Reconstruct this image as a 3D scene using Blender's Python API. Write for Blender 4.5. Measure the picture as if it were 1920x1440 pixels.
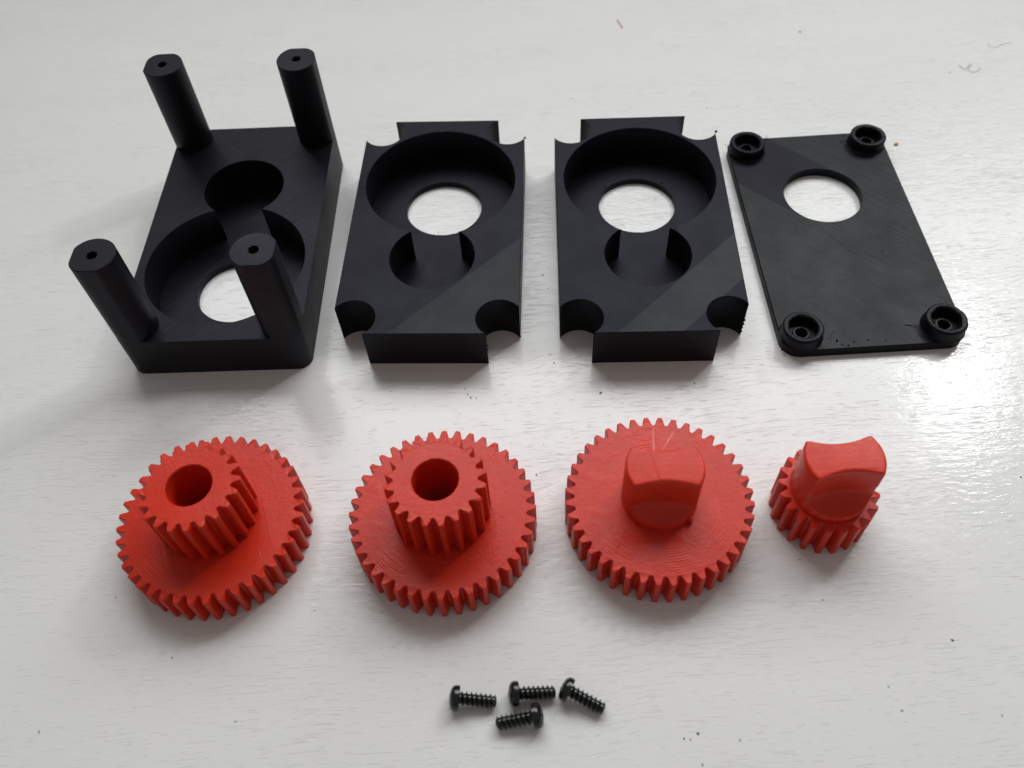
import bpy, bmesh, math, random
from mathutils import Vector, Matrix
from mathutils.geometry import tessellate_polygon

# ------------------------------------------------------------------ scene reset
for o in list(bpy.data.objects):
    bpy.data.objects.remove(o, do_unlink=True)
scene = bpy.context.scene
COL = scene.collection
MM = 0.001
rnd = random.Random(7)
PI = math.pi

# ------------------------------------------------------------------ camera
cam_d = bpy.data.cameras.new('camera')
cam = bpy.data.objects.new('camera', cam_d)
COL.objects.link(cam)
pit, roll = math.radians(54.848), math.radians(-4.118)
r0 = Vector((1, 0, 0)); u0 = Vector((0, math.sin(pit), math.cos(pit)))
X = r0 * math.cos(roll) + u0 * math.sin(roll)
Y = u0 * math.cos(roll) - r0 * math.sin(roll)
Zb = X.cross(Y)
m = Matrix((X, Y, Zb)).transposed().to_4x4()
m.translation = Vector((0, -130, 183.609)) * MM
cam.matrix_world = m
cam_d.sensor_width = 36.0
cam_d.lens = 36.0 * 1626.8 / 1920.0
cam_d.clip_start = 0.01
cam_d.clip_end = 20
cam_d.dof.use_dof = True
cam_d.dof.focus_distance = 0.218
cam_d.dof.aperture_fstop = 17
scene.camera = cam

# ------------------------------------------------------------------ room light
world = bpy.data.worlds.new('World'); scene.world = world
world.use_nodes = True
bg = world.node_tree.nodes['Background']
bg.inputs['Color'].default_value = (1.0, 0.965, 0.92, 1)
bg.inputs['Strength'].default_value = 0.21

# the window: an upright pane behind the table, off to the right, its sill above the table
def pane(name, x, y, z, w, h, power, col, aim=None):
    l = bpy.data.lights.new(name, 'AREA'); l.shape = 'RECTANGLE'
    l.size = w; l.size_y = h; l.energy = power; l.color = col
    o = bpy.data.objects.new(name, l); COL.objects.link(o)
    o.location = (x, y, z)
    d = Vector((0, 1, 0)) if aim is None else (Vector((x, y, z)) - Vector(aim))
    o.rotation_euler = d.to_track_quat('Z', 'Y').to_euler()
    return o
pane('window_light', 0.16, 0.45, 0.69, 0.95, 0.66, 10.0, (0.95, 0.98, 1.0))
pane('window_bright_sky', 0.53, 0.44, 0.675, 0.085, 0.062, 0.80, (1.0, 0.99, 0.97), (0.1, 0, 0))

vs = scene.view_settings
vs.view_transform = 'Standard'; vs.look = 'None'; vs.exposure = 0.07; vs.gamma = 1.0
vs.use_curve_mapping = False
scene.render.engine = 'CYCLES'

# ------------------------------------------------------------------ materials
class NT:
    def __init__(s, name):
        s.mat = bpy.data.materials.new(name); s.mat.use_nodes = True
        s.t = s.mat.node_tree; s.b = s.t.nodes['Principled BSDF']
    def n(s, typ, **kw):
        nd = s.t.nodes.new(typ)
        for k, v in kw.items(): setattr(nd, k, v)
        return nd
    def L(s, a, b): s.t.links.new(a, b)
    def math(s, op, a, b=None, c=None, clamp=False):
        nd = s.n('ShaderNodeMath', operation=op, use_clamp=clamp)
        for i, v in enumerate((a, b, c)):
            if v is None: continue
            if isinstance(v, (int, float)): nd.inputs[i].default_value = v
            else: s.L(v, nd.inputs[i])
        return nd.outputs[0]
    def vmath(s, op, a, b=None, out=0):
        nd = s.n('ShaderNodeVectorMath', operation=op)
        for i, v in enumerate((a, b)):
            if v is None: continue
            if isinstance(v, tuple): nd.inputs[i].default_value = v
            else: s.L(v, nd.inputs[i])
        return nd.outputs[out]
    def mapping(s, vec, scale=(1, 1, 1), rot=(0, 0, 0), loc=(0, 0, 0)):
        mp = s.n('ShaderNodeMapping')
        mp.inputs['Scale'].default_value = scale; mp.inputs['Rotation'].default_value = rot
        mp.inputs['Location'].default_value = loc
        s.L(vec, mp.inputs['Vector']); return mp.outputs[0]
    def noise(s, vec, scale, detail=2, rough=0.5, dist=0.0):
        nd = s.n('ShaderNodeTexNoise'); nd.inputs['Scale'].default_value = scale
        nd.inputs['Detail'].default_value = detail; nd.inputs['Roughness'].default_value = rough
        nd.inputs['Distortion'].default_value = dist
        s.L(vec, nd.inputs['Vector']); return nd.outputs['Fac']
    def ramp(s, fac, stops):
        nd = s.n('ShaderNodeValToRGB'); e = nd.color_ramp.elements
        while len(e) < len(stops): e.new(0.5)
        for i, (p, c) in enumerate(stops):
            e[i].position = p; e[i].color = c if len(c) == 4 else (*c, 1)
        s.L(fac, nd.inputs[0]); return nd.outputs[0]
    def mixc(s, fac, a, b):
        nd = s.n('ShaderNodeMix', data_type='RGBA')
        for k, v in ((0, fac), (6, a), (7, b)):
            if isinstance(v, (int, float)): nd.inputs[k].default_value = v
            elif isinstance(v, tuple): nd.inputs[k].default_value = (*v, 1) if len(v) == 3 else v
            else: s.L(v, nd.inputs[k])
        return nd.outputs[2]
    def mixv(s, fac, a, b):
        nd = s.n('ShaderNodeMix', data_type='VECTOR')
        for k, v in ((0, fac), (4, a), (5, b)):
            if isinstance(v, (int, float)): nd.inputs[k].default_value = v
            elif isinstance(v, tuple): nd.inputs[k].default_value = v
            else: s.L(v, nd.inputs[k])
        return nd.outputs[1]
    def bump(s, h, dist, strength=1.0, normal=None):
        nd = s.n('ShaderNodeBump'); nd.inputs['Distance'].default_value = dist
        nd.inputs['Strength'].default_value = strength
        s.L(h, nd.inputs['Height'])
        if normal is not None: s.L(normal, nd.inputs['Normal'])
        return nd.outputs[0]

def mat_table():
    s = NT('white_woodgrain_laminate')
    co = s.n('ShaderNodeTexCoord').outputs['Object']
    co = s.mapping(co, scale=(1000, 1000, 1000))                # millimetres
    warp = s.n('ShaderNodeTexNoise'); warp.inputs['Scale'].default_value = 0.028
    warp.inputs['Detail'].default_value = 2
    s.L(co, warp.inputs['Vector'])
    wv = s.vmath('MULTIPLY', s.vmath('SUBTRACT', warp.outputs['Color'], (0.5, 0.5, 0.5)), (0, 5, 0))
    p = s.vmath('ADD', co, wv)
    p = s.mapping(p, rot=(0, 0, math.radians(-1.0)))
    # pores: short thin hairline strokes pressed into a smooth face
    a = s.noise(s.mapping(p, scale=(0.075, 2.3, 1)), 1.0, 2, 0.6)
    b = s.noise(s.mapping(p, scale=(0.24, 3.2, 1), loc=(31, 7, 0)), 1.0, 1, 0.5)
    dens = s.noise(s.mapping(p, scale=(0.014, 0.06, 1), loc=(4, 9, 2)), 1.0, 2, 0.5)
    thr = s.math('MULTIPLY', s.math('SUBTRACT', dens, 0.5), 0.22)
    pa = s.ramp(s.math('SUBTRACT', a, thr), [(0.308, (0, 0, 0)), (0.355, (1, 1, 1))])
    pb = s.ramp(s.math('SUBTRACT', b, thr), [(0.290, (0, 0, 0)), (0.340, (1, 1, 1))])
    h = s.math('MINIMUM', pa, pb)
    fine = s.noise(s.mapping(p, scale=(0.8, 2.4, 1)), 1.0, 2, 0.5)
    big = s.noise(s.mapping(p, scale=(0.05, 0.09, 1)), 1.0, 2, 0.5)
    h2 = s.math('ADD', h, s.math('MULTIPLY', fine, 0.30))
    h2 = s.math('ADD', h2, s.math('MULTIPLY', big, 0.8))
    s.L(s.bump(h2, 0.000034, 1.0), s.b.inputs['Normal'])
    tone = s.noise(s.mapping(p, scale=(0.01, 0.016, 1)), 1.0, 3, 0.55)
    c = s.ramp(tone, [(0.3, (0.712, 0.700, 0.680)), (0.7, (0.745, 0.735, 0.718))])
    s.L(s.mixc(s.math('MULTIPLY', s.math('SUBTRACT', 1.0, h), 0.02), c, (0.42, 0.40, 0.38)), s.b.inputs['Base Color'])
    flake = s.noise(s.mapping(p, scale=(0.16, 0.5, 1), loc=(3, 1, 5)), 1.0, 4, 0.65)
    s.L(s.bump(s.math('ADD', s.math('MULTIPLY', h, 1.4), s.math('MULTIPLY', flake, 0.85)), 0.00013, 1.0), s.b.inputs['Coat Normal'])
    s.b.inputs['Coat Weight'].default_value = 0.55
    s.b.inputs['Coat Roughness'].default_value = 0.10
    ro = s.ramp(big, [(0.3, (0.40, 0.40, 0.40)), (0.7, (0.50, 0.50, 0.50))])
    s.L(ro, s.b.inputs['Roughness'])
    s.b.inputs['Specular IOR Level'].default_value = 0.22
    return s.mat

def mat_black(name, zones=(), clip=None, invert=False, base=(0.0055, 0.0055, 0.0075), rough=0.43, spec=0.145):
    """black printed plastic; zones = [(nx, ny, c)] half-planes (mm, object space) where the raster turns and the painted sheen tint changes"""
    s = NT(name)
    tc = s.n('ShaderNodeTexCoord').outputs['Object']
    p = s.mapping(tc, scale=(1000, 1000, 1000))
    geo = s.n('ShaderNodeNewGeometry')
    nz = s.math('ABSOLUTE', s.vmath('DOT_PRODUCT', geo.outputs['Normal'], (0, 0, 1), out=1))
    up = s.math('GREATER_THAN', nz, 0.7)
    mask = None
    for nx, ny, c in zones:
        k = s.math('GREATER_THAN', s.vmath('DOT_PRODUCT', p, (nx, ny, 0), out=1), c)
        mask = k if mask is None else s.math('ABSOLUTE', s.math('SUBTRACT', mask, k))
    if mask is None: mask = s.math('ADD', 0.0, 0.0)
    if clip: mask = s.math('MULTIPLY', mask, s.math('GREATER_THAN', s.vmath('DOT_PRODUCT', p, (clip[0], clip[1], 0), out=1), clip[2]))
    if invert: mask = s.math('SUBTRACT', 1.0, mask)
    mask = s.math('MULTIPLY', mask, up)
    t_top = s.mixv(mask, (0.7071, 0.7071, 0), (0.7071, -0.7071, 0))
    t_wall = s.vmath('CROSS_PRODUCT', geo.outputs['Normal'], (0, 0, 1))
    s.L(s.mixv(up, t_wall, t_top), s.b.inputs['Tangent'])
    s.b.inputs['Anisotropic'].default_value = 0.62
    # raster strokes: fine lines along the local print direction
    q = s.mixv(mask, s.mapping(p, rot=(0, 0, math.radians(-45))), s.mapping(p, rot=(0, 0, math.radians(45))))
    lines = s.noise(s.mapping(q, scale=(0.05, 2.1, 2.1)), 1.0, 1, 0.5)
    wall = s.noise(s.mapping(p, scale=(0.08, 0.08, 2.6)), 1.0, 1, 0.5)
    hh = s.n('ShaderNodeMix', data_type='FLOAT')
    s.L(up, hh.inputs[0]); s.L(wall, hh.inputs[2]); s.L(lines, hh.inputs[3])
    grain = s.noise(p, 1.6, 3, 0.6)
    h = s.math('ADD', hh.outputs[0], s.math('MULTIPLY', grain, 0.5))
    s.L(s.bump(h, 0.00006, 1.0), s.b.inputs['Normal'])
    blot = s.noise(p, 0.11, 3, 0.55)
    c = s.ramp(blot, [(0.3, base), (0.75, tuple(v * 1.35 for v in base))])
    # sparse pale dust flecks
    fl = s.noise(p, 1.9, 2, 0.5)
    flm = s.ramp(fl, [(0.765, (0, 0, 0)), (0.80, (1, 1, 1))])
    s.L(s.mixc(s.math('MULTIPLY', flm, 0.30), c, (0.06, 0.06, 0.06)), s.b.inputs['Base Color'])
    ro = s.ramp(blot, [(0.25, (rough - .05,) * 3), (0.75, (rough + .07,) * 3)])
    s.L(s.math('ADD', ro, s.math('MULTIPLY', mask, -0.02)), s.b.inputs['Roughness'])
    s.L(s.mixc(mask, (0.78, 0.75, 1.0), (0.92, 0.95, 0.98)), s.b.inputs['Specular Tint'])  # reflected sky tones put into the tint: violet outside the mask, greyer inside
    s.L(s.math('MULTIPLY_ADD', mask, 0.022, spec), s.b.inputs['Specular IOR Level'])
    return s.mat

def mat_red(name, root, col=(0.50, 0.020, 0.013), rough=0.33, ring=1.0):
    s = NT(name)
    tcn = s.n('ShaderNodeTexCoord'); tcn.object = root
    p = s.mapping(tcn.outputs['Object'], scale=(1000, 1000, 1000))
    geo = s.n('ShaderNodeNewGeometry')
    nz = s.math('ABSOLUTE', s.vmath('DOT_PRODUCT', geo.outputs['Normal'], (0, 0, 1), out=1))
    up = s.math('GREATER_THAN', nz, 0.7)
    sep = s.n('ShaderNodeSeparateXYZ'); s.L(p, sep.inputs[0])
    rad = s.vmath('LENGTH', s.vmath('MULTIPLY', p, (1, 1, 0)), out=1)
    ang = s.math('ARCTAN2', sep.outputs[1], sep.outputs[0])
    cmb = s.n('ShaderNodeCombineXYZ'); s.L(s.math('MULTIPLY', rad, 1.9), cmb.inputs[0])
    s.L(s.math('MULTIPLY', ang, 1.8), cmb.inputs[1]); s.L(s.math('MULTIPLY', sep.outputs[2], 2.2), cmb.inputs[2])
    rings = s.noise(cmb.outputs[0], 1.0, 1, 0.5)
    wob = s.math('MULTIPLY', s.noise(p, 0.35, 2, 0.5), 1.4)
    line = s.math('SINE', s.math('ADD', s.math('MULTIPLY', rad, 2 * PI / 0.62), wob))
    lay = s.math('SINE', s.math('MULTIPLY', sep.outputs[2], 2 * PI / 0.55))
    lm = s.n('ShaderNodeMix', data_type='FLOAT')
    s.L(up, lm.inputs[0]); s.L(lay, lm.inputs[2]); s.L(line, lm.inputs[3])
    brk = s.ramp(s.noise(p, 0.16, 2, 0.5), [(0.47, (0, 0, 0)), (0.62, (1, 1, 1))])
    grain = s.noise(p, 1.3, 3, 0.6)
    h = s.math('ADD', s.math('MULTIPLY', s.math('ADD', s.math('MULTIPLY', lm.outputs[0], 0.10), s.math('MULTIPLY', rings, 0.7)), s.math('MULTIPLY', brk, ring)), s.math('MULTIPLY', grain, 0.5))
    s.L(s.bump(h, 0.00010, 1.0), s.b.inputs['Normal'])
    t_top = s.vmath('CROSS_PRODUCT', s.vmath('NORMALIZE', p), (0, 0, 1))
    t_wall = s.vmath('CROSS_PRODUCT', geo.outputs['Normal'], (0, 0, 1))
    s.L(s.mixv(up, t_wall, t_top), s.b.inputs['Tangent'])
    s.b.inputs['Anisotropic'].default_value = 0.3
    blot = s.noise(p, 0.16, 3, 0.55)
    c = s.ramp(blot, [(0.3, tuple(v * 0.92 for v in col)), (0.72, tuple(v * 1.1 for v in col))])
    s.L(c, s.b.inputs['Base Color'])
    ro = s.ramp(grain, [(0.3, (rough - .05,) * 3), (0.7, (rough + .08,) * 3)])
    s.L(ro, s.b.inputs['Roughness'])
    s.b.inputs['Specular IOR Level'].default_value = 0.28
    s.b.inputs['Subsurface Weight'].default_value = 0.20
    s.b.inputs['Subsurface Radius'].default_value = (0.0012, 0.00025, 0.0002)
    s.b.inputs['Subsurface Scale'].default_value = 0.7
    return s.mat

def mat_plain(name, col, rough=0.5, metal=0.0, var=0.2):
    s = NT(name)
    p = s.mapping(s.n('ShaderNodeTexCoord').outputs['Object'], scale=(1000,) * 3)
    nz = s.noise(p, 1.2, 2, 0.5)
    c = s.ramp(nz, [(0.3, tuple(v * (1 - var) for v in col)), (0.7, tuple(v * (1 + var) for v in col))])
    s.L(c, s.b.inputs['Base Color'])
    s.b.inputs['Roughness'].default_value = rough; s.b.inputs['Metallic'].default_value = metal
    return s.mat

# ------------------------------------------------------------------ object helpers
def tag(o, label=None, cat=None, group=None, kind=None):
    if label: o['label'] = label
    if cat: o['category'] = cat
    if group: o['group'] = group
    if kind: o['kind'] = kind
    return o
def empty(name, x, y, rz=0.0):
    o = bpy.data.objects.new(name, None); COL.objects.link(o)
    o.location = (x * MM, y * MM, 0.00004); o.rotation_euler = (0, 0, math.radians(rz))
    o.empty_display_size = 0.01
    return o
def finish(name, bm, mat, parent=None, smooth=32):
    bmesh.ops.recalc_face_normals(bm, faces=bm.faces)
    me = bpy.data.meshes.new(name)
    for v in bm.verts: v.co *= MM
    bm.to_mesh(me); bm.free()
    if smooth:
        for p in me.polygons: p.use_smooth = True
        me.set_sharp_from_angle(angle=math.radians(smooth))
    me.materials.append(mat)
    o = bpy.data.objects.new(name, me); COL.objects.link(o)
    if parent is not None: o.parent = parent
    return o
def arc(cx, cy, r, a0, a1, n):
    return [(cx + r * math.cos(a0 + (a1 - a0) * i / n), cy + r * math.sin(a0 + (a1 - a0) * i / n)) for i in range(n + 1)]
def circle(cx, cy, r, n=64):
    return [(cx + r * math.cos(2 * PI * i / n), cy + r * math.sin(2 * PI * i / n)) for i in range(n)]
def sarea(pts):
    return 0.5 * sum(pts[i][0] * pts[(i + 1) % len(pts)][1] - pts[(i + 1) % len(pts)][0] * pts[i][1] for i in range(len(pts)))
def offset(pts, d):
    """shift a closed loop inwards by d (material side, ccw outer)"""
    n = len(pts); out = []
    sg = 1 if sarea(pts) > 0 else -1
    for i in range(n):
        p0, p1, p2 = (Vector(pts[(i - 1) % n]), Vector(pts[i]), Vector(pts[(i + 1) % n]))
        e1 = (p1 - p0); e2 = (p2 - p1)
        if e1.length < 1e-9 or e2.length < 1e-9: out.append(tuple(p1)); continue
        e1.normalize(); e2.normalize()
        n1 = Vector((-e1.y, e1.x)) * sg; n2 = Vector((-e2.y, e2.x)) * sg
        b = n1 + n2
        if b.length < 1e-6: b = n1
        b.normalize()
        k = d / max(0.45, b.dot(n1))
        q = p1 + b * k; out.append((q.x, q.y))
    return out
def prism(bm, outer, holes, z0, z1, ch=0.0, hch=0.0, bottom=True):
    """extruded plate with holes; ch / hch chamfer the upper rim of the outline / of the holes"""
    loops = [outer] + list(holes); tops = []
    for k, lp in enumerate(loops):
        c = ch if k == 0 else hch
        levels = [(z0, lp)]
        if c > 0:
            levels += [(z1 - c, lp), (z1, offset(lp, c if k == 0 else -c))]
        else:
            levels += [(z1, lp)]
        rings = [[bm.verts.new((x, y, z)) for x, y in pts] for z, pts in levels]
        n = len(lp)
        for a, b in zip(rings, rings[1:]):
            for i in range(n):
                bm.faces.new((a[i], a[(i + 1) % n], b[(i + 1) % n], b[i]))
        tops.append((rings[0], rings[-1]))
    for which in ((0, 1) if bottom else (1,)):
        vl = [t[which] for t in tops]
        flat = [v for l in vl for v in l]
        for t in tessellate_polygon([[v.co.copy() for v in l] for l in vl]):
            try: bm.faces.new([flat[i] for i in t])
            except ValueError: pass

# ================================================================== TABLE
def build_table():
    bm = bmesh.new()
    rr = []
    for sx, sy, a in ((1, 1, 0), (-1, 1, 90), (-1, -1, 180), (1, -1, 270)):
        rr += arc(sx * 590, 60 + sy * 390, 10, math.radians(a), math.radians(a + 90), 6)
    prism(bm, rr, [], -28, 0, ch=1.5)
    o = finish('table_top', bm, mat_table())
    tag(o, kind='structure'); o['label'] = 'white laminate table top with embossed horizontal wood grain'
build_table()

# ================================================================== BLACK PARTS
W, LEN, TB, ZF = 47.93, 83.29, 12.65, 1.86
PXC, PYC = 18.97, 36.57
RP, RS, RH, YP = 21.62, 11.52, 11.24, 14.94
HW, HL = W / 2, LEN / 2
def keyhole(flip=False):
    a = (RP ** 2 - RS ** 2 + 900) / 60; h = math.sqrt(RP * RP - a * a)
    b0 = math.atan2(-a, h); b1 = math.atan2(-a, -h) + 2 * PI
    pts = arc(0, YP, RP, b0, b1, 84)
    c0 = math.atan2(30 - a, -h); c1 = math.atan2(30 - a, h) + 2 * PI
    pts += arc(0, YP - 30, RS, c0, c1, 48)[1:-1]
    return [(-x, -y) for x, y in pts] if flip else pts
def notch_outline(r=5.98):
    ty = PYC - math.sqrt(r * r - (HW - PXC) ** 2); tx = PXC - math.sqrt(r * r - (HL - PYC) ** 2)
    pts = []
    for k in range(4):                                    # corners ccw from +x+y
        sx, sy = ((1, 1), (-1, 1), (-1, -1), (1, -1))[k]
        A = (HW * sx, ty * sy); B = (tx * sx, HL * sy)
        st, en = (A, B) if k in (0, 2) else (B, A)
        cx, cy = PXC * sx, PYC * sy
        a0 = math.atan2(st[1] - cy, st[0] - cx); a1 = math.atan2(en[1] - cy, en[0] - cx)
        while a1 > a0: a1 -= 2 * PI
        pts += arc(cx, cy, r, a0, a1, 22)
    return pts
def rough_tip(o, amount, seed):                           # slight printing unevenness of the rims
    r = random.Random(seed)
    for v in o.data.vertices:
        v.co.x += r.uniform(-1, 1) * amount * MM; v.co.y += r.uniform(-1, 1) * amount * MM
def strings(name, paths, mat, parent, rad=0.07):
    """hair-thin plastic whiskers, each its own part"""
    for pts in paths:
        bm = bmesh.new(); rings = []
        P = [Vector(p) for p in pts]
        for i, p in enumerate(P):
            t = (P[min(i + 1, len(P) - 1)] - P[max(i - 1, 0)]).normalized()
            a = t.orthogonal().normalized(); b = t.cross(a)
            k = rad * (1.0 if i < len(P) - 1 else 0.5)
            rings.append([bm.verts.new(p + (a * math.cos(j * PI / 2.5) + b * math.sin(j * PI / 2.5)) * k) for j in range(5)])
        for r1, r2 in zip(rings, rings[1:]):
            for j in range(5): bm.faces.new((r1[j], r1[(j + 1) % 5], r2[(j + 1) % 5], r2[j]))
        bm.faces.new(rings[0]); bm.faces.new(rings[-1])
        finish(name, bm, mat, parent)

def spacer(x, y, rz, label, zones, mname, seed):
    root = empty('spacer_block', x, y, rz)
    tag(root, label, 'gearbox spacer', 'black notched gearbox spacers')
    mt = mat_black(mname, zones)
    bm = bmesh.new(); kh = keyhole()
    prism(bm, notch_outline(), [kh], 0, TB, ch=0.16, hch=0.16)
    finish('body', bm, mt, root)
    bm = bmesh.new()
    hole = circle(0, YP, RH, 88)
    r = random.Random(seed)
    hole = [(hx * (1 + r.uniform(-.004, .004)), YP + (hy - YP) * (1 + r.uniform(-.006, .006))) for hx, hy in hole]
    prism(bm, kh, [hole], 0, ZF, hch=0.12)
    f = finish('pocket_floor', bm, mt, root)
    return root, mt

def build_base():
    root = empty('gearbox_base', -74.48, 51.72, -2.92)
    tag(root, 'black gearbox base with four tall posts and a keyhole pocket', 'gearbox base')
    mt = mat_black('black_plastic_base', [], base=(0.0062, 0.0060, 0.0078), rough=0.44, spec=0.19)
    T = 13.29; H = 40.0; cr = 3.6
    rr = []
    for sx, sy, a in ((1, 1, 0), (-1, 1, 90), (-1, -1, 180), (1, -1, 270)):
        rr += arc(sx * (HW - cr), sy * (HL - cr), cr, math.radians(a), math.radians(a + 90), 8)
    bm = bmesh.new(); kh = keyhole(True)
    prism(bm, rr, [kh], 0, T, ch=0.03, hch=0.12)
    finish('body', bm, mt, root)
    bm = bmesh.new()
    prism(bm, kh, [circle(0, -YP, RH, 88)], 0, ZF, hch=0.12)
    finish('pocket_floor', bm, mt, root)
    # posts: round, cut flat where they reach the outline
    for sx in (-1, 1):
        for sy in (-1, 1):
            cx, cy = PXC * sx, PYC * sy
            pts = []
            for i in range(72):
                a = 2 * PI * i / 72; r = 5.55
                while r > 3:
                    qx, qy = abs(cx + r * math.cos(a)), abs(cy + r * math.sin(a))
                    dx, dy = qx - (HW - cr - .02), qy - (HL - cr - .02)
                    inside = (qx <= HW - .02 and qy <= HL - .02) and not (dx > 0 and dy > 0 and dx * dx + dy * dy > cr * cr)
                    if inside: break
                    r -= 0.01
                pts.append((cx + r * math.cos(a), cy + r * math.sin(a)))
            bm = bmesh.new()
            hr = [(cx + (1.22 + rnd.uniform(-.08, .08)) * math.cos(2 * PI * i / 20), cy + (1.22 + rnd.uniform(-.08, .08)) * math.sin(2 * PI * i / 20)) for i in range(20)]
            prism(bm, pts, [hr], T - 0.12, H, ch=0.18, hch=0.15)
            finish('post', bm, mt, root)
    return root
build_base()

b2, m2 = spacer(-17.77, 49.30, -5.03, 'black notched spacer block next to the base with posts', [(0.7071, -0.7071, 22.7)], 'black_plastic_spacer_one', 3)
b3, m3 = spacer(39.75, 44.68, -3.78, 'black notched spacer block next to the thin cover plate', [(0.7071, -0.7071, 22.6), (0.7071, -0.7071, 34.2)], 'black_plastic_spacer_two', 5)
def crumbs_on(root, mat, name, spots):
    for (x, y, z, r) in spots:
        bm = bmesh.new(); bmesh.ops.create_icosphere(bm, subdivisions=1, radius=r)
        for v in bm.verts: v.co = v.co * rnd.uniform(.7, 1.3) + Vector((x, y, z))
        finish(name, bm, mat, root)
# print burrs at the feathered corners
crumbs_on(b2, m2, 'burr', [(HW + .1, 33.6, TB - .3, .35), (15.9, -HL + .2, 6.0, .28), (15.95, -HL + .1, 7.6, .22), (HW, -33.4, 1.0, .25)])
crumbs_on(b3, m3, 'burr', [(HW + .1, 33.7, TB + .2, .42), (HW - .1, -33.5, 6.5, .35), (HW - .15, -33.4, 4.9, .4), (HW - .2, -33.5, 3.4, .35), (HW - .1, -33.3, 1.6, .4), (-9, 23.2 - .0, ZF + .2, .25), (8.3, 24.0, ZF + .2, .3)])
strings('plastic_string', [[(-4.5, -8, ZF), (-4.3, -8.4, ZF + .5), (-3.9, -8.2, ZF + .3)], [(-.8, 3.6, ZF), (-1.1, 4.6, ZF + .7)]], m2, b2, .06)
strings('plastic_string', [[(8, -5.3, TB), (8.4, -6.1, TB + .4), (8.2, -6.6, TB + .1)]], m3, b3, .06)

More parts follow.
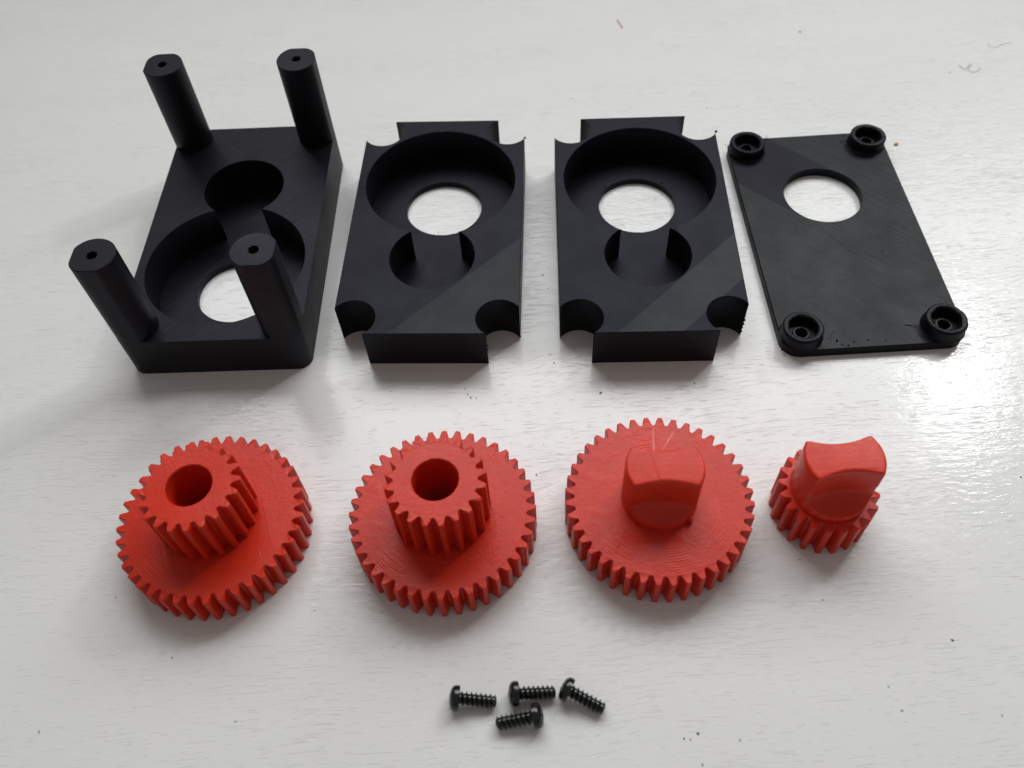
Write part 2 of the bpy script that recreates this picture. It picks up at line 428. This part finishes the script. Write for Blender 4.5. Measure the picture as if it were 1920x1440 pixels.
def build_cover():
    root = empty('cover_plate', 95.18, 42.49, -0.94)
    tag(root, 'thin black cover plate with one round hole and four raised corner bosses', 'cover plate')
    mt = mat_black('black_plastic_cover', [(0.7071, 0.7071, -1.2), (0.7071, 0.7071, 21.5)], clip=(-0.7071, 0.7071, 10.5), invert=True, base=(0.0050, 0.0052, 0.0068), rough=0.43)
    Tc = 2.70; cr = 5.2; cbx, cby, hb = 18.47, 36.31, 6.0
    rr = []
    for sx, sy, a in ((1, 1, 0), (-1, 1, 90), (-1, -1, 180), (1, -1, 270)):
        rr += arc(sx * (HW - cr), sy * (HL - cr), cr, math.radians(a), math.radians(a + 90), 12)
    bm = bmesh.new()
    holes = [circle(0, YP, RH, 88)] + [circle(sx * cbx, sy * cby, 1.55, 20) for sx in (-1, 1) for sy in (-1, 1)]
    prism(bm, rr, holes, 0, Tc, ch=0.25, hch=0.10)
    finish('plate', bm, mt, root)
    r = random.Random(11)
    for sx in (-1, 1):
        for sy in (-1, 1):
            cx, cy = sx * cbx, sy * cby
            # lofted profile: flared foot, wall, rounded lip, bore, inner floor ring
            prof = [(5.75, Tc - .05), (5.45, Tc + .35), (5.30, Tc + .9), (5.28, hb - .7), (5.15, hb - .25), (4.85, hb), (4.15, hb - .02),
                    (3.75, hb - .25), (3.62, hb - .8), (3.60, Tc + .35), (2.3, Tc + .30), (2.1, Tc + .75), (1.62, Tc + .75), (1.55, Tc - .3)]
            bm = bmesh.new(); N = 56; rings = []
            ph = [r.uniform(0, 6.28) for _ in range(4)]
            for k, (rad, z) in enumerate(prof):
                ring = []
                for i in range(N):
                    a = 2 * PI * i / N
                    w = 0.05 * math.sin(3 * a + ph[0] + z) + 0.04 * math.sin(7 * a + ph[1] + 2 * z) + r.uniform(-.05, .05)
                    if k >= 10: w *= .5
                    rd = rad + w
                    x, y = cx + rd * math.cos(a), cy + rd * math.sin(a)
                    x = max(-HW + .05, min(HW - .05, x)); y = max(-HL + .05, min(HL - .05, y))
                    ring.append(bm.verts.new((x, y, z + (r.uniform(-.05, .05) if 0 < k < 10 else 0))))
                rings.append(ring)
            for a_, b_ in zip(rings, rings[1:]):
                for i in range(N): bm.faces.new((a_[i], a_[(i + 1) % N], b_[(i + 1) % N], b_[i]))
            finish('boss', bm, mt, root, smooth=50)
    strings('plastic_string', [
        [(-11.6, -38.2, Tc), (-11.0, -37.6, Tc + .9), (-10.3, -36.8, Tc + 1.1), (-9.9, -37.3, Tc + .5)],
        [(-12.6, -35.0, Tc + 1), (-12.0, -34.3, Tc + 1.6), (-11.7, -34.8, Tc + 1.3)],
        [(13.2, -36.6, Tc + .5), (11.4, -35.7, Tc + .3), (9.9, -35.4, Tc + .1), (8.6, -35.1, Tc + .1)],
        [(11.6, -35.7, Tc + .3), (11.2, -36.8, Tc + .1)],
        [(-13, 39.8, Tc + .6), (-11.6, 40.6, Tc + .4), (-10.4, 41.6, Tc + .6)],
        [(-12, 40.2, Tc + .5), (-11.0, 41.9, Tc + .9)],
        [(-24, 38, 3.6), (-25.0, 38.5, 3.9)], [(-24, -19, 2), (-24.9, -18.6, 2.1)],
        [(-10.6, 18.8, Tc - .4), (-10.1, 18.6, Tc + .2)]], mt, root, .075)
    crumbs_on(root, mt, 'burr', [(-8.6, -40.2, Tc, .32), (-5.5, -39.6, Tc, .25), (-1.8, -39.5, Tc, .28), (2.6, -40.0, Tc, .22), (-9.8, -39.0, Tc, .35), (-7.2, -40.7, Tc, .3),
                                 (12.2, 38.8, Tc + 1.4, .55), (-23.6, -39.6, 1.0, .35), (21.8, -30.2, Tc, .3), (19.5, -29.8, Tc + .1, .35), (10.9, -8.7, Tc, .25)])
    # faint scored lines left by the nozzle
    for (x0, y0, x1, y1) in ((-18.0, 15.8, -18.1, -16.9), (-5.6, 4.5, 7.2, -16.9)):
        bm = bmesh.new(); d = Vector((x1 - x0, y1 - y0)); nn = Vector((-d.y, d.x)).normalized() * 0.10
        vs_ = [bm.verts.new((x0 + d.x * t + nn.x * k, y0 + d.y * t + nn.y * k, z)) for t, k, z in ((0, 1, Tc), (0, -1, Tc), (1, -1, Tc), (1, 1, Tc))]
        tp = [bm.verts.new((v.co.x, v.co.y, Tc + .035)) for v in vs_]
        bm.faces.new(tp)
        for i in range(4): bm.faces.new((vs_[i], vs_[(i + 1) % 4], tp[(i + 1) % 4], tp[i]))
        finish('score_line', bm, mt, root)
    return root
build_cover()

# ================================================================== RED GEARS
def tooth_mesh(name, n, rp, z0, z1, mat, r):
    rr = rp - (1.12 if n >= 30 else 1.02); rt = rp + (1.0 if n >= 30 else .92)
    hw = [(rr, 1.24 if n >= 30 else 1.16), (rr + .35, 1.08 if n >= 30 else 1.02), (rp - .3, .93), (rp + .25, .76), (rp + .6, .64), (rt - .1, .54)]
    j = lambda: r.uniform(-.06, .06)
    left = [(math.sqrt(a * a - w * w), w) for a, w in hw]
    left[1:] = [(x + j(), w + j() * .8) for x, w in left[1:]]
    right = [(math.sqrt(a * a - w * w), -w) for a, w in hw]
    right[1:] = [(x + j(), w + j() * .8) for x, w in right[1:]]
    tip = [(rt + j(), .36), (rt + j(), -.36)]
    pts = right + tip[::-1] + left[::-1]                 # ccw, first and last sit on the disc
    bm = bmesh.new(); c = 0.16
    low = [bm.verts.new((x, y, z0)) for x, y in pts]
    mid = [bm.verts.new((x, y, z1 - c)) for x, y in pts]
    top = []
    for i, (x, y) in enumerate(pts):
        if i in (0, len(pts) - 1): top.append(bm.verts.new((x, y, z1)))
        else: top.append(bm.verts.new((x - c * .9 * min(1, (x - rr) / .5), y * (1 - c / max(abs(y), .3) * .75), z1 + j() * .6)))
    N = len(pts)
    for a, b in ((low, mid), (mid, top)):
        for i in range(N): bm.faces.new((a[i], a[(i + 1) % N], b[(i + 1) % N], b[i]))
    for lp in (low, top):
        for t in tessellate_polygon([[v.co.copy() for v in lp]]): bm.faces.new([lp[i] for i in t])
    o = finish(name, bm, mat, None, smooth=28)
    return o.data, o
def gear_wheel(name, parent, n, rp, z0, z1, phase, bore, mat, seed):
    rr = rp - (1.12 if n >= 30 else 1.02); r = random.Random(seed)
    al = math.asin((1.24 if n >= 30 else 1.16) / rr); out = []
    for k in range(n):
        a = 2 * PI * k / n; nx = a + 2 * PI / n
        out += [(rr * math.cos(a - al), rr * math.sin(a - al)), (rr * math.cos(a + al), rr * math.sin(a + al))]
        out.append(((rr - .06) * math.cos((a + nx) / 2), (rr - .06) * math.sin((a + nx) / 2)))
    bm = bmesh.new()
    holes = []
    if bore: holes = [[((bore + r.uniform(-.04, .04)) * math.cos(2 * PI * i / 64), (bore + r.uniform(-.04, .04)) * math.sin(2 * PI * i / 64)) for i in range(64)]]
    prism(bm, out, holes, z0, z1, hch=0.22)
    disc = finish(name, bm, mat, parent, smooth=24)
    disc.rotation_euler = (0, 0, math.radians(phase))
    variants = []
    for v in range(5):
        me, o = tooth_mesh('tooth', n, rp, z0, z1, mat, r); bpy.data.objects.remove(o); variants.append(me)
    for k in range(n):
        t = bpy.data.objects.new('tooth', variants[r.randrange(5)]); COL.objects.link(t)
        t.parent = disc; t.rotation_euler = (0, 0, 2 * PI * k / n)
    return disc
HG, HS = 9.49, 23.69
def strip(name, parent, mat, a, b, z, w=.14, h=.05):
    bm = bmesh.new(); d = Vector((b[0] - a[0], b[1] - a[1])); nn = Vector((-d.y, d.x)).normalized() * w
    n = 6; rows = []
    for i in range(n + 1):
        t = i / n; k = (0.55 + 0.45 * math.sin(PI * t)) * rnd.uniform(.8, 1.15)
        x, y = a[0] + d.x * t, a[1] + d.y * t
        rows.append([bm.verts.new((x + nn.x * k, y + nn.y * k, z - .02)), bm.verts.new((x + rnd.uniform(-.03, .03), y, z + h)), bm.verts.new((x - nn.x * k, y - nn.y * k, z - .02))])
    for r1, r2 in zip(rows, rows[1:]):
        for i in range(2): bm.faces.new((r1[i], r1[i + 1], r2[i + 1], r2[i]))
    finish(name, bm, mat, parent)
def double_gear(x, y, ph_big, ph_small, label, seed, col, ring):
    root = empty('double_gear', x, y)
    tag(root, label, 'gear', 'red printed double gears with bore')
    mt = mat_red('red_plastic_gear_%d' % seed, root, col, ring=ring)
    gear_wheel('large_gear', root, 40, 20, 0, HG, ph_big, 5.0, mt, seed)
    gear_wheel('small_gear', root, 20, 10, HG - .2, HS, ph_small, 4.95, mat_red('red_plastic_pinion_%d' % seed, root, col, ring=0.15), seed + 50)
    return root, mt
RED = (0.58, 0.026, 0.008)
g1, mg1 = double_gear(-69.98, -37.54, 5.0, 5.0, 'red double gear at the left end of the row, small gear on top', 21, RED, 0.6)
g2, mg2 = double_gear(-17.58, -40.44, 7.0, 6.0, 'red double gear between another double gear and the knobbed gear', 22, RED, 0.9)
strip('ridge', g1, mg1, (11.0, 3.8), (15.6, -10.4), HG, .2, .09)
strip('ridge', g1, mg1, (11.6, -8.0), (13.1, -12.7), HG, .14, .05)
strip('ridge', g1, mg1, (-10.4, -6.3), (-7.9, -13.5), HG, .14, .05)
strip('ridge', g2, mg2, (7.4, -10.1), (10.8, -14.1), HG, .12, .05)
strip('ridge', g2, mg2, (11.3, -1.6), (13.9, -3.1), HG, .14, .05)
strip('ridge', g2, mg2, (10.7, -5.4), (10.9, -11.4), HG, .14, .05)

def knob(parent, zb, zt, rot, mat, b0=3.45, Rc=17.5):
    R, N = 8.40, 128
    secs = []
    def sec(z, s, e):
        bm_ = b0 + (R - b0) * (1 - s); out = []
        cy = bm_ + Rc
        for i in range(N):
            a = 2 * PI * i / N; r = R
            # ray against the two cutting cylinders
            sy = abs(math.sin(a)); d = cy * sy; disc = d * d - (cy * cy - Rc * Rc)
            if disc > 0:
                t = d - math.sqrt(disc)
                if 0 < t < r: r = t
            out.append((r - e, a, z))
        return out
    z = zb - .2; secs.append(sec(z, 0, 0)); secs.append(sec(zb + 2.1, 0, 0))
    ls = zb + 2.1; span = 3.4
    for k in range(1, 13):
        t = k / 12; t2 = t * t
        secs.append(sec(ls + span * t2, math.sqrt(max(0, 1 - (1 - t2) ** 2)) * (1 + .10 * (1 - .3 * t2)), 0))
    for k in range(1, 7): secs.append(sec(ls + span + (zt - .7 - ls - span) * k / 6, 1 + .07 * (1 - k / 6), 0))
    for k in range(1, 6):
        q = k / 5 * PI / 2
        secs.append(sec(zt - .7 + .7 * math.sin(q), 1, .7 * (1 - math.cos(q))))
    bm = bmesh.new(); rings = []
    for s_ in secs:
        rings.append([bm.verts.new((r * math.cos(a), r * math.sin(a), z + rnd.uniform(-.015, .015))) for r, a, z in s_])
    for a_, b_ in zip(rings, rings[1:]):
        for i in range(N): bm.faces.new((a_[i], a_[(i + 1) % N], b_[(i + 1) % N], b_[i]))
    cap = rings[-1]
    for t in tessellate_polygon([[v.co.copy() for v in cap]]): bm.faces.new([cap[i] for i in t])
    o = finish('knob', bm, mat, parent, smooth=40)
    o.rotation_euler = (0, 0, math.radians(rot))
    return o
def build_gear3():
    root = empty('knobbed_gear', 30.96, -40.93)
    tag(root, 'large red gear with a waisted knob standing in its middle', 'gear')
    mt = mat_red('red_plastic_knobbed_gear', root, (0.58, 0.027, 0.010), rough=0.34, ring=1.0)
    gear_wheel('large_gear', root, 40, 20, 0, HG, 8.7, 0, mt, 31)
    knob(root, HG, 23.44, -4.5, mat_red('red_plastic_knob', root, (0.61, 0.033, 0.013), rough=0.40, ring=0.1), 3.85, 23.0)
    strip('seam', root, mat_plain('dark_red_seam', (0.30, 0.012, 0.008), .5, 0, .1), (-2.5, 3.0), (-1.7, -3.3), 23.44, .10, .03)
    pale = mat_plain('pale_red_scuff', (0.62, 0.13, 0.10), 0.5, 0, .1)
    strip('scratch', root, pale, (1.4, 18.1), (0.5, 11.2), HG, .36, .03)
    strip('scratch', root, pale, (6.1, 16.7), (2.6, 11.9), HG, .36, .03)
    strip('scratch', root, mt, (-8.1, -6.8), (-11.5, -13.2), HG, .14, .06)
    crumbs_on(root, mt, 'burr', [(5.55, -6.5, HG + .8, .85), (5.9, -6.3, HG + .2, .7)])
build_gear3()
def build_gear4():
    root = empty('knobbed_pinion', 68.17, -42.47)
    tag(root, 'small red pinion with a waisted knob, rightmost of the red parts', 'gear')
    mt = mat_red('red_plastic_pinion', root, (0.58, 0.027, 0.010), rough=0.34, ring=1.0)
    gear_wheel('pinion', root, 20, 10, 0, 10.8, 4.0, 0, mt, 41)
    knob(root, 10.8, 24.44, 1.0, mat_red('red_plastic_pinion_knob', root, (0.61, 0.033, 0.013), rough=0.38, ring=0.1))
build_gear4()

# ================================================================== SCREWS
mat_screw = mat_plain('black_oxide_steel', (0.045, 0.045, 0.047), 0.22, 0.9, .25)
mat_recess = mat_plain('black_oxide_recess', (0.015, 0.015, 0.016), 0.45, 0.6, .2)
def make_screw():
    """axis along +x, origin on the axis under the head; head towards -x"""
    root = bpy.data.objects.new('screw', None); COL.objects.link(root); root.empty_display_size = .004
    HRd, HT = 2.55, 1.9
    prof = [(0, 1.3), (0, HRd - .1), (-.12, HRd), (-.75, HRd)] + [(-.75 - (HT - .75) * math.sin(t * PI / 12), HRd * (0.36 + .64 * math.cos(t * PI / 12))) for t in range(1, 7)]
    bm = bmesh.new(); N = 36; rings = []
    for x, r in prof: rings.append([bm.verts.new((x, r * math.cos(2 * PI * i / N), r * math.sin(2 * PI * i / N))) for i in range(N)])
    for a, b in zip(rings, rings[1:]):
        for i in range(N): bm.faces.new((a[i], a[(i + 1) % N], b[(i + 1) % N], b[i]))
    bm.faces.new(rings[-1]); bm.faces.new(rings[0])
    head = finish('head', bm, mat_screw, root, smooth=35)
    bm = bmesh.new()                                     # cross recess on the crown
    for rot in (0, PI / 2):
        bx = bmesh.ops.create_cube(bm, size=1)['verts']
        for v in bx:
            x, y, z = v.co.x * .1 - HT - .02, v.co.y * 1.7, v.co.z * .42
            v.co = (x, y * math.cos(rot) - z * math.sin(rot), y * math.sin(rot) + z * math.cos(rot))
    finish('drive_recess', bm, mat_recess, head)
    # shank with a helical thread ridge
    bm = bmesh.new(); N = 24; Ls = 7.7; pitch = 0.98; steps = 12; rows = []
    M = int(Ls / pitch * steps)
    for k in range(M + 1):
        x = Ls * k / M; row = []
        for i in range(N):
            a = 2 * PI * i / N
            f = ((x / pitch) - i / N) % 1.0
            ridge = max(0.0, 1 - abs(f - .5) / .2)
            end = min(1, (Ls - x) / .8); st = min(1, x / .5)
            r = 1.08 + 0.48 * (ridge ** .8) * (0.35 + .65 * end) * st
            if x > Ls - .35: r *= 1 - .35 * ((x - Ls + .35) / .35) ** 2
            row.append(bm.verts.new((x, r * math.cos(a), r * math.sin(a))))
        rows.append(row)
    for a, b in zip(rows, rows[1:]):
        for i in range(N): bm.faces.new((a[i], a[(i + 1) % N], b[(i + 1) % N], b[i]))
    bm.faces.new(rows[-1]); bm.faces.new(rows[0])
    finish('threaded_shank', bm, mat_screw, root, smooth=45)
    return root
def copy_tree(o, parent=None):
    c = o.copy(); COL.objects.link(c); c.parent = parent
    for ch in list(o.children): copy_tree(ch, c)
    return c
proto = make_screw()
SCREWS = [((-15.4, -79.75), -7.0, 0.4, 'black pan-head screw lying leftmost, its head to the left'),
          ((-3.3, -79.7), 0.2, 2.0, 'black pan-head screw between the leftmost and the slanted screw, head left'),
          ((7.3, -79.9), -30.5, 1.1, 'black pan-head screw slanting down to the right, rightmost of the four'),
          ((-0.5, -84.35), 184.5, 2.9, 'black pan-head screw lying nearest the front edge, its head to the right')]
for i, ((x, y), az, spin, lab) in enumerate(SCREWS):
    s_ = proto if i == 0 else copy_tree(proto)
    tag(s_, lab, 'screw', 'black pan-head screws')
    # rests on the head rim and the tip of the thread
    tilt = math.atan2(2.55 - 1.40, 7.4)
    s_.location = (x * MM, y * MM, 2.50 * MM)
    s_.rotation_euler = (Matrix.Rotation(math.radians(az), 3, 'Z') @ Matrix.Rotation(tilt, 3, 'Y') @ Matrix.Rotation(spin, 3, 'X')).to_euler()

# ================================================================== DUST AND CRUMBS ON THE TABLE
mat_dark = mat_plain('dark_plastic_dust', (0.03, 0.03, 0.032), .6)
mat_grey = mat_plain('grey_dust', (0.22, 0.20, 0.19), .7)
mat_rdust = mat_plain('red_plastic_dust', (0.40, 0.05, 0.05), .6)
mat_orange = mat_plain('orange_brown_crumb', (0.50, 0.27, 0.08), .6)
mat_hair = mat_plain('grey_fibre', (0.30, 0.30, 0.32), .6)
def speck(x, y, r, mat, label, group=None, name='dust_speck', cat='speck', st=1.0):
    bm = bmesh.new(); bmesh.ops.create_icosphere(bm, subdivisions=1, radius=1)
    rot = rnd.uniform(0, PI)
    for v in bm.verts:
        q = v.co * rnd.uniform(.65, 1.25)
        q = Vector((q.x * st, q.y / st, q.z * .6))
        v.co = Vector((q.x * math.cos(rot) - q.y * math.sin(rot), q.x * math.sin(rot) + q.y * math.cos(rot), q.z + .45)) * r * 0.78
    o = finish(name, bm, mat, None, smooth=0)
    o.location = (x * MM, y * MM, 0)
    tag(o, label, cat, group)
G = 'dark specks of dust scattered on the table'
D = [(88.3, -74.4, .30, 'dark dust speck alone on the bare table below the small pinion'),
     (32.1, -89.3, .34, 'largest dark speck of the cluster near the front edge'),
     (29.2, -90.1, .26, 'dark speck leftmost in the cluster near the front edge'),
     (30.4, -90.3, .22, 'dark speck in the middle of the cluster near the front edge'),
     (31.9, -95.1, .26, 'dark speck at the very bottom of the picture below the cluster'),
     (63.9, -63.8, .20, 'tiny dark speck in the soft shadow below the small pinion'),
     (61.3, -54.2, .20, 'tiny dark speck touching the shadow just left of the pinion foot'),
     (-92.4, -51.5, .22, 'tiny dark speck left of the leftmost red gear'),
     (-77.2, -66.2, .24, 'dark speck under the leftmost red gear, beyond its shadow'),
     (-61.8, -80.5, .20, 'tiny dark speck on the bare table in the lower left'),
     (-47.1, -57.9, .18, 'tiny dark speck lower right of the leftmost red gear'),
     (11.4, 5.0, .27, 'dark speck between the front ends of the two spacer blocks'),
     (-12.2, -1.2, .22, 'dark speck just in front of the left spacer block, above the red specks'),
     (-31.3, -0.3, .16, 'tiny dark speck left of the red specks before the spacer block'),
     (4.3, -27.9, .30, 'round dark speck just right of the second red gear'),
     (6.7, -19.5, .16, 'tiny dark speck above the round one, between two red gears'),
     (46.6, -4.6, .26, 'small dark speck in front of the right spacer block'),
     (117.3, -37.8, .30, 'dark speck at the right edge of the picture'),
     (70.4, 104.1, .26, 'dark speck behind the right spacer block, the left of two'),
     (80.7, 103.8, .20, 'dark speck behind the right spacer block, the right of two'),
     (7.8, 51.8, .24, 'dark speck beside the left spacer, highest in the gap between spacers'),
     (11.0, 36.1, .26, 'dark speck halfway down the gap between the two spacers'),
     (12.0, 31.0, .20, 'dark speck lowest of three in the gap between the spacers'),
     (-47.1, 21.3, .22, 'dark speck at the front left notch of the left spacer'),
     (153.6, 113.6, .26, 'dark speck beside the curled grey fibre in the upper right')]
for x, y, r, lab in D: speck(x, y, r, mat_dark, lab, G, st=rnd.uniform(1, 1.5))
for x, y, r, lab in [(72.3, -82.9, .22, 'small grey dust speck below the pinion on the bare table'),
                     (73.5, -87.7, .30, 'faint brownish grey speck in the lower right of the table'),
                     (92.8, -90.0, .26, 'faint grey speck in the lower right corner of the table'),
                     (40.1, -91.1, .30, 'stretched grey dust mark right of the dark cluster at the front'),
                     (-102.5, -79.7, .30, 'faint grey speck in the lower left corner of the table'),
                     (26.8, 114.2, .28, 'faint grey speck far back between the two spacers'),
                     (110.5, 142.2, .40, 'faint grey speck far back above the cover plate'),
                     (22.5, -5.5, .45, 'grey smudge of dust before the right spacer block')]:
    speck(x, y, r, mat_grey, lab, 'faint grey specks of dust on the table', st=1.4)
for x, y, r, lab in [(-11.6, -3.1, .24, 'red plastic speck uppermost of three before the left spacer'),
                     (-10.8, -4.1, .30, 'red plastic speck in the middle of three before the left spacer'),
                     (-9.4, -4.4, .22, 'red plastic speck rightmost of three before the left spacer')]:
    speck(x, y, r, mat_rdust, lab, 'red plastic specks in front of the left spacer', st=1.4)
speck(125.0, 80.0, .95, mat_orange, 'orange brown crumb just right of the cover plate', None, 'crumb', 'crumb', 1.2)
def fibre(name, pts, mat, rad, label, group=None):
    bm = bmesh.new(); rings = []
    P = [Vector((x, y, rad + .1 + .25 * math.sin(i * 2.1) ** 2)) for i, (x, y) in enumerate(pts)]
    o0 = P[0].copy(); o0.z = 0
    # smooth the path
    Q = []
    for i in range(len(P) - 1):
        p0, p1, p2, p3 = P[max(i - 1, 0)], P[i], P[i + 1], P[min(i + 2, len(P) - 1)]
        for k in range(6):
            t = k / 6
            Q.append(0.5 * ((2 * p1) + (p2 - p0) * t + (2 * p0 - 5 * p1 + 4 * p2 - p3) * t * t + (3 * p1 - p0 - 3 * p2 + p3) * t ** 3))
    Q.append(P[-1]); Q = [q - o0 for q in Q]
    for i, p in enumerate(Q):
        t = (Q[min(i + 1, len(Q) - 1)] - Q[max(i - 1, 0)]).normalized(); a = t.orthogonal().normalized(); b = t.cross(a)
        rings.append([bm.verts.new(p + (a * math.cos(j * PI / 2.5) + b * math.sin(j * PI / 2.5)) * rad) for j in range(5)])
    for r1, r2 in zip(rings, rings[1:]):
        for j in range(5): bm.faces.new((r1[j], r1[(j + 1) % 5], r2[(j + 1) % 5], r2[j]))
    bm.faces.new(rings[0]); bm.faces.new(rings[-1])
    o = finish(name, bm, mat); o.location = (o0.x * MM, o0.y * MM, 0)
    tag(o, label, 'fibre', group)
GF = 'thin fibres lying on the table'
fibre('fibre', [(157.9, 116.9), (158.5, 114.6), (159.6, 114.9), (161.6, 117.2)], mat_hair, .07, 'short curled grey fibre in the upper right of the table', GF)
fibre('fibre', [(162.2, 117.0), (159.9, 114.2), (160.6, 112.6), (162.8, 113.2), (164.2, 115.0)], mat_hair, .06, 'hooked grey fibre next to the short curled one, upper right', GF)
fibre('fibre', [(172.3, 128.6), (171.4, 126.4), (173.4, 125.2), (175.8, 126.6), (179.5, 127.1)], mat_hair, .05, 'long faint grey fibre in the far upper right corner', GF)
fibre('fibre', [(48.9, 152.1), (48.5, 153.6), (47.6, 157.0)], mat_rdust, .12, 'short red fibre at the top edge of the table', GF)
